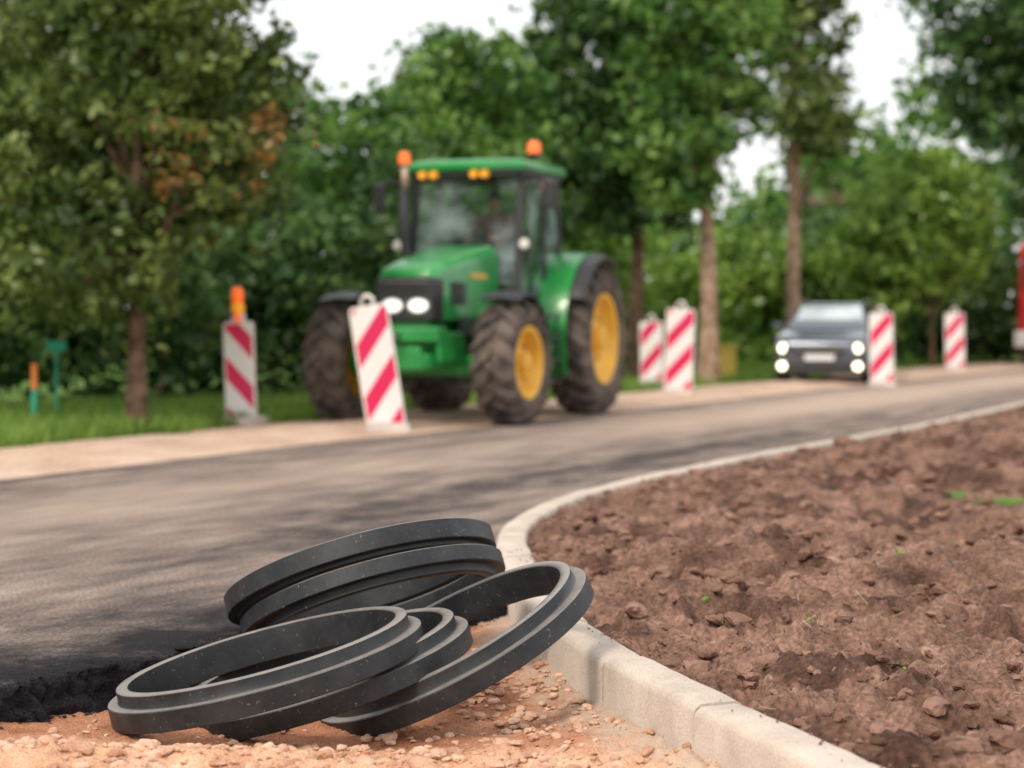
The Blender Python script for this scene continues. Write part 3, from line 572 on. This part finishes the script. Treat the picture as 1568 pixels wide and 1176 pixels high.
skin('trousers',[(0,2.1,1.86),(-.1,2.02,1.86),(-.13,1.68,1.88),(-.13,1.60,1.66),(.1,2.02,1.86),(.13,1.68,1.88),(.13,1.60,1.66)],[(0,1),(1,2),(2,3),(0,4),(4,5),(5,6)],[.14,.10,.07,.055,.10,.07,.055],m_trs)
skin('head',[(0,2.09,2.36),(0,2.07,2.46),(0,2.055,2.53),(0,2.06,2.60)],[(0,1),(1,2),(2,3)],[.05,.058,.085,.078],m_skin)
skin('nose',[(0,1.985,2.55),(0,1.95,2.515)],[(0,1)],[.012,.016],m_skin,sub=1)
skin('hair_cap',[(0,2.10,2.55),(0,2.09,2.62),(0,2.05,2.645)],[(0,1),(1,2)],[.085,.088,.06],m_hair)
for q in(-1,1):
    skin('ear_%d'%(q+2),[(q*.085,2.07,2.53),(q*.093,2.075,2.56)],[(0,1)],[.012,.014],m_skin,sub=1)
    skin('eye_%d'%(q+2),[(q*.03,1.985,2.545),(q*.035,1.985,2.545)],[(0,1)],[.009,.009],m_hair,sub=1)
    pts=[(q*.17,1.69,2.10),(q*.165,1.63,2.09)]; ed=[(0,1)]; rd=[.028,.034]
    for k in range(5):
        b0=len(pts); xo=q*(.165)+( -.03+.018*k); yy_=1.585 if k<4 else 1.62
        pts+= [(xo,yy_+.012,2.10),(xo,yy_-.03,2.095),(xo,yy_-.02,2.06)]; ed+=[(1,b0),(b0,b0+1),(b0+1,b0+2)]; rd+=[.010,.009,.008]
    skin('hand_%d'%(q+2),pts,ed,rd,m_skin,sub=1)
# ------------------------------------------------------------ barrier panels
def sheeting(per,ph):
    m_rw,t,b=nt('red_white_sheeting'); N=t.nodes.new;Lk=t.links.new
    tc=N('ShaderNodeTexCoord'); sp=N('ShaderNodeSeparateXYZ'); Lk(tc.outputs['Object'],sp.inputs[0])
    ma=N('ShaderNodeMath'); ma.operation='MULTIPLY_ADD'; ma.inputs[1].default_value=-1.15; Lk(sp.outputs['X'],ma.inputs[0]); Lk(sp.outputs['Z'],ma.inputs[2])
    of=N('ShaderNodeMath'); of.operation='ADD'; of.inputs[1].default_value=ph+2; Lk(ma.outputs[0],of.inputs[0])
    dv=N('ShaderNodeMath'); dv.operation='DIVIDE'; dv.inputs[1].default_value=per; Lk(of.outputs[0],dv.inputs[0])
    fr_=N('ShaderNodeMath'); fr_.operation='FRACT'; Lk(dv.outputs[0],fr_.inputs[0])
    gt=N('ShaderNodeMath'); gt.operation='GREATER_THAN'; gt.inputs[1].default_value=.54; Lk(fr_.outputs[0],gt.inputs[0])
    nz=N('ShaderNodeTexNoise'); nz.inputs['Scale'].default_value=6; Lk(tc.outputs['Object'],nz.inputs['Vector'])
    c1=N('ShaderNodeMixRGB'); c1.inputs['Color1'].default_value=(.82,.78,.76,1); c1.inputs['Color2'].default_value=(.70,.65,.62,1); Lk(nz.outputs['Fac'],c1.inputs['Fac'])
    c2=N('ShaderNodeMixRGB'); c2.inputs['Color2'].default_value=(.64,.009,.085,1); Lk(c1.outputs[0],c2.inputs['Color1']); Lk(gt.outputs[0],c2.inputs['Fac']); Lk(c2.outputs[0],b.inputs['Base Color']); b.inputs['Roughness'].default_value=.45
    return m_rw
m_rw=sheeting(.54,-.42)
m_wp=simple('white_plastic',(.74,.69,.64),.5,noise=.15)
m_foot=simple('rubber_foot',(.40,.34,.30),.9,noise=.4,bump=.4)
def panel(x,y,h=1.25,w=.36,lean=0,rz=0,flip=False,beac=False,twist=0):
    E=empty('striped_barrier_panel',(x,y,0),rz)
    Ml=Matrix.Rotation(math.radians(lean),4,'Y')@Matrix.Rotation(math.radians(twist),4,'X')
    def rr(w_,z0,z1,r_,y_):
        p=[]
        for (cx,cz,a0) in ((w_-r_,z1-r_,0),(-w_+r_,z1-r_,90),(-w_+r_,z0+r_,180),(w_-r_,z0+r_,270)):
            for k in range(6): a=math.radians(a0+18*k); p.append((cx+r_*math.cos(a),y_,cz+r_*math.sin(a)))
        return p
    z0=.05;z1=h
    b1=loft('panel_frame',[rr(w/2,z0,z1,.05,-.022),rr(w/2,z0,z1,.05,.022)],m_wp,E,bevel=.006,smooth=False); b1.matrix_local=Ml
    Mf=Ml@(Matrix.Scale(-1,4,(1,0,0)) if flip else Matrix.Identity(4))
    for k,yy_ in enumerate((-.0265,.0225)):
        b2=loft('striped_face_%d'%k,[rr(w/2-.022,z0+.02,z1-.022,.035,yy_),rr(w/2-.022,z0+.02,z1-.022,.035,yy_+.004)],m_rw,E,smooth=False); b2.matrix_local=Mf
    hd=tube('handle',[(-.06,0,h-.01),(-.055,0,h+.07),(-.02,0,h+.10),(.02,0,h+.10),(.055,0,h+.07),(.06,0,h-.01)],.022,m_wp,E); hd.matrix_local=Ml
    box('foot',-.24,.24,-.38,.38,0,.09,m_foot,E,.02,.04,.05)
    if beac:
        B=[tube('lamp_post',[(0,0,h),(0,0,h+.12)],.035,m_amb,E)]
        B.append(lathe('lamp_body',[(h+.1,.001),(h+.1,.07),(h+.17,.075),(h+.2,.05),(h+.2,.001)],m_amy,E,20,'Z',False))
        B.append(lathe('lamp_lens',[(h+.2,.05),(h+.22,.065),(h+.33,.065),(h+.37,.04),(h+.38,.001)],m_amb,E,20,'Z',False))
        for o_ in B: o_.matrix_local=Ml
    return E
panel(-1.27,20.35,1.30,.40,-9,6)
panel(-2.93,21.6,1.12,.34,-2,-8,True,True)
panel(2.50,30.0,1.30,.43,2,-6)
panel(2.42,34.4,1.10,.40,-1,-8)
panel(6.3,33.9,1.25,.40,-1,-8)
panel(9.75,43.8,1.28,.42,-1,-10)
m_or=simple('stake_orange',(.75,.22,.05),.7); m_teal=simple('stake_teal',(.03,.35,.22),.7)
E=empty('survey_stake',(-5.18,21.6,0)); box('stake_top',-.03,.03,-.03,.03,.38,.66,m_or,E,.006); box('stake_lower',-.029,.029,-.029,.029,.1,.38,m_teal,E,.006); box('stake_base',-.03,.03,-.03,.03,-.1,.1,m_or,E,.006)
E=empty('survey_marker',(-5.1,22.3,0)); box('marker_post',-.012,.012,-.012,.012,-.1,.80,m_teal,E,.003); box('marker_flag',-.11,.11,-.01,.01,.78,.9,m_teal,E,.008)
m_yb=simple('marker_yellow',(.45,.33,.06),.8)
E=empty('yellow_marker_post',(4.12,38,0)); box('post_body',-.16,.16,-.05,.05,0,.6,m_yb,E,.02); box('post_cap',-.18,.18,-.07,.07,.6,.66,m_yb,E,.02)
# ------------------------------------------------------------ car
CAR=empty('grey_suv_car',(5.40,34.9,0),-16)
m_cp=simple('car_paint',(.085,.10,.125),.2,.4,noise=.2,coat=.8); m_pl=simple('plate',(.75,.75,.75),.4)
def bsec(y,w,z0,z1,rt=.1): return rsec(y,w,z0,z1,rt,.05)
loft('body',[bsec(-.06,.60,.32,.70,.08),bsec(0,.74,.24,.78,.10),bsec(.15,.82,.22,.84,.12),bsec(.6,.85,.22,.90,.12),bsec(1.05,.86,.22,.96,.10),bsec(2.2,.87,.22,.97,.08),bsec(3.6,.86,.24,.98,.08),bsec(4.1,.83,.28,.96,.08),bsec(4.2,.74,.35,.85,.08)],m_cp,CAR)
loft('greenhouse',[rsec(1.05,.74,.93,.97,.015,.01),rsec(1.75,.72,.93,1.40,.10,.03,wt=.60),rsec(2.2,.73,.93,1.45,.10,.03,wt=.60),rsec(3.4,.73,.93,1.44,.10,.03,wt=.60),rsec(4.05,.70,.93,1.05,.04,.03,wt=.66)],m_cp,CAR)
mesh('car_windshield',[(-.66,1.08,.985),(.66,1.08,.985),(.53,1.70,1.375),(-.53,1.70,1.375)],[(0,1,2,3)],simple('windshield_painted_reflection',(.58,.64,.66),.12,.2,c2=(.36,.42,.44),nscale=2),CAR)  # sky reflection painted as mottled pale grey pane colour
for q in(-1,1):
    mesh('side_glass_%d'%(q+2),[(q*.752,1.35,1.0),(q*.752,3.7,1.0),(q*.645,3.4,1.36),(q*.645,1.85,1.36)],[(0,1,2,3)],m_blk,CAR)
    box('car_mirror_%d'%(q+2),q*.93-.10,q*.93+.10,1.25,1.38,.95,1.08,m_cp,CAR,.03)
    tube('roof_rail_%d'%(q+2),[(q*.57,1.9,1.45),(q*.57,2.0,1.49),(q*.57,3.3,1.48),(q*.57,3.4,1.44)],.018,m_met,CAR)
    for k,yy_ in enumerate((.78,3.35)):
        Mw=Matrix.Translation((q*.76,yy_,.32))
        lathe('car_tyre_%d_%d'%(q+2,k),[(-.1,.2),(-.11,.27),(-.09,.315),(.09,.315),(.11,.27),(.1,.2)],m_blk,CAR,32,'X',True,Mw)
        lathe('car_rim_%d_%d'%(q+2,k),[(q*.09,.2),(q*.05,.17),(q*.07,.05),(q*.08,.001)],m_met,CAR,24,'X',False,Mw)
        lathe('wheel_arch_%d_%d'%(q+2,k),[(-.1,.36),(.108,.36),(.108,.33),(-.1,.33)],m_blk,CAR,32,'X',True,Matrix.Translation((q*.765,yy_,.33)))
    Mh=Matrix.Translation((q*.64,-.035,.63)); 
    box('headlight_housing_%d'%(q+2),q*.64-.15,q*.64+.13,-.03,.12,.56,.73,m_met,CAR,.03)
    lathe('car_headlight_%d'%(q+2),[(-.03,.001),(-.02,.06),(0,.085),(.03,.085)],m_lampw,CAR,20,'Y',False,Mh)
    lathe('fog_light_%d'%(q+2),[(-.03,.001),(-.02,.05),(0,.075),(.06,.075)],m_lampw,CAR,20,'Y',False,Matrix.Translation((q*.66,-.085,.32)))
box('car_grille',-.42,.42,-.085,-.02,.52,.68,m_blk,CAR,.02); box('grille_bar',-.40,.40,-.095,-.086,.60,.625,m_met,CAR,.004)
box('lower_bumper',-.74,.74,-.075,.1,.18,.40,m_blk,CAR,.03); box('number_plate',-.26,.26,-.105,-.09,.42,.52,m_pl,CAR,.005); box('plate_holder',-.28,.28,-.09,-.05,.405,.535,m_blk,CAR,.005)
# ------------------------------------------------------------ red truck at right edge
TK=empty('red_truck',(13.52,48.6,0),-24)
m_red=simple('truck_red',(.50,.015,.02),.4,noise=.2)
box('cab',-1.15,1.15,-.2,1.7,.8,3.0,m_red,TK,.12,.06,.08); box('truck_windshield',-1.0,1.0,-.19,-.13,1.9,2.7,m_blk,TK,.02)
box('bumper',-1.2,1.2,-.35,-.1,.45,.85,m_wp,TK,.05); box('cargo_box',-1.2,1.2,1.9,7,1.1,3.1,m_red,TK,.04); box('chassis',-.5,.5,0,7,.6,.95,m_blk,TK,.02)
for q in(-1,1):
    box('truck_lamp_%d'%(q+2),q*.9-.15,q*.9+.15,-.37,-.3,.55,.72,m_pl,TK,.02)
    for k,yy_ in enumerate((.7,4.6,5.7)): lathe('truck_tyre_%d_%d'%(q+2,k),[(-.14,.25),(-.15,.4),(-.13,.5),(.13,.5),(.15,.4),(.14,.25),(.05,.24),(.04,.001),(-.04,.001),(-.05,.24)],m_rub,TK,28,'X',True,Matrix.Translation((q*1.02,yy_,.5)))
# ------------------------------------------------------------ house
HS=empty('brick_house',(15.6,84,0),10)
m_br,t,b=nt('brick'); bk=t.nodes.new('ShaderNodeTexBrick'); bk.inputs['Scale'].default_value=4; bk.inputs['Color1'].default_value=(.28,.11,.07,1); bk.inputs['Color2'].default_value=(.22,.09,.06,1); bk.inputs['Mortar'].default_value=(.35,.3,.27,1)
tc=t.nodes.new('ShaderNodeTexCoord'); t.links.new(tc.outputs['Object'],bk.inputs['Vector']); t.links.new(bk.outputs['Color'],b.inputs['Base Color'])
m_roof=simple('roof_tile',(.10,.05,.035),.9,c2=(.15,.075,.05),nscale=5,bump=.5)
box('walls',-4,4,0,7,0,5.0,m_br,HS,.0)
mesh('roof',[(-4.5,-.6,4.8),(4.5,-.6,4.8),(4.5,7.6,4.8),(-4.5,7.6,4.8),(0,-.6,8.3),(0,7.6,8.3)],[(0,1,4),(2,3,5),(1,2,5,4),(3,0,4,5),(0,3,2,1)],m_roof,HS)
for k,xx in enumerate((-2.6,0,2.6)):
    box('window_frame_%d'%k,xx-.6,xx+.6,-.06,.02,1.3,2.9,m_wp,HS,.01); box('window_glass_%d'%k,xx-.5,xx+.5,-.09,-.05,1.4,2.8,m_blk,HS,.0)
# ------------------------------------------------------------ light, world, camera
w=bpy.data.worlds.new('World'); S.world=w; w.use_nodes=True; t=w.node_tree; bg=t.nodes['Background']
sk=t.nodes.new('ShaderNodeTexSky'); sk.sky_type='NISHITA'; sk.sun_disc=False; sk.sun_elevation=math.radians(44); sk.sun_rotation=math.radians(215); sk.dust_density=4; sk.air_density=1
# thin overcast layer mixed over the Nishita sky
cn=t.nodes.new('ShaderNodeTexNoise'); cn.inputs['Scale'].default_value=3; cn.inputs['Detail'].default_value=5; tcw=t.nodes.new('ShaderNodeTexCoord'); t.links.new(tcw.outputs['Generated'],cn.inputs['Vector'])
cr=t.nodes.new('ShaderNodeMapRange'); cr.inputs['From Min'].default_value=.3; cr.inputs['From Max'].default_value=.7; cr.inputs['To Min'].default_value=.65; cr.inputs['To Max'].default_value=.95; t.links.new(cn.outputs['Fac'],cr.inputs['Value'])
mxw=t.nodes.new('ShaderNodeMixRGB'); mxw.inputs['Color2'].default_value=(9.8,9.75,9.7,1); t.links.new(cr.outputs['Result'],mxw.inputs['Fac']); t.links.new(sk.outputs[0],mxw.inputs['Color1'])
t.links.new(mxw.outputs[0],bg.inputs['Color']); bg.inputs['Strength'].default_value=.15
sd=bpy.data.lights.new('sun','SUN'); sd.energy=2.4; sd.angle=math.radians(12); sd.color=(1,.91,.79)
so=bpy.data.objects.new('sun',sd); col.objects.link(so)
el=math.radians(44); az=math.radians(215); d=Vector((math.sin(az)*math.cos(el),math.cos(az)*math.cos(el),math.sin(el)))
so.rotation_euler=d.to_track_quat('Z','Y').to_euler()
cd=bpy.data.cameras.new('camera'); cd.lens=70.03; cd.sensor_width=36; cd.shift_y=-.0638; cd.clip_end=3000; cd.clip_start=.05
cd.dof.use_dof=True; cd.dof.focus_distance=6.35; cd.dof.aperture_fstop=2.0; cd.dof.aperture_blades=0
co=bpy.data.objects.new('camera',cd); col.objects.link(co); co.location=(0,0,1.15); co.rotation_euler=(math.radians(90),0,0); S.camera=co
S.view_settings.view_transform='Standard'; S.view_settings.look='None'; S.view_settings.exposure=0
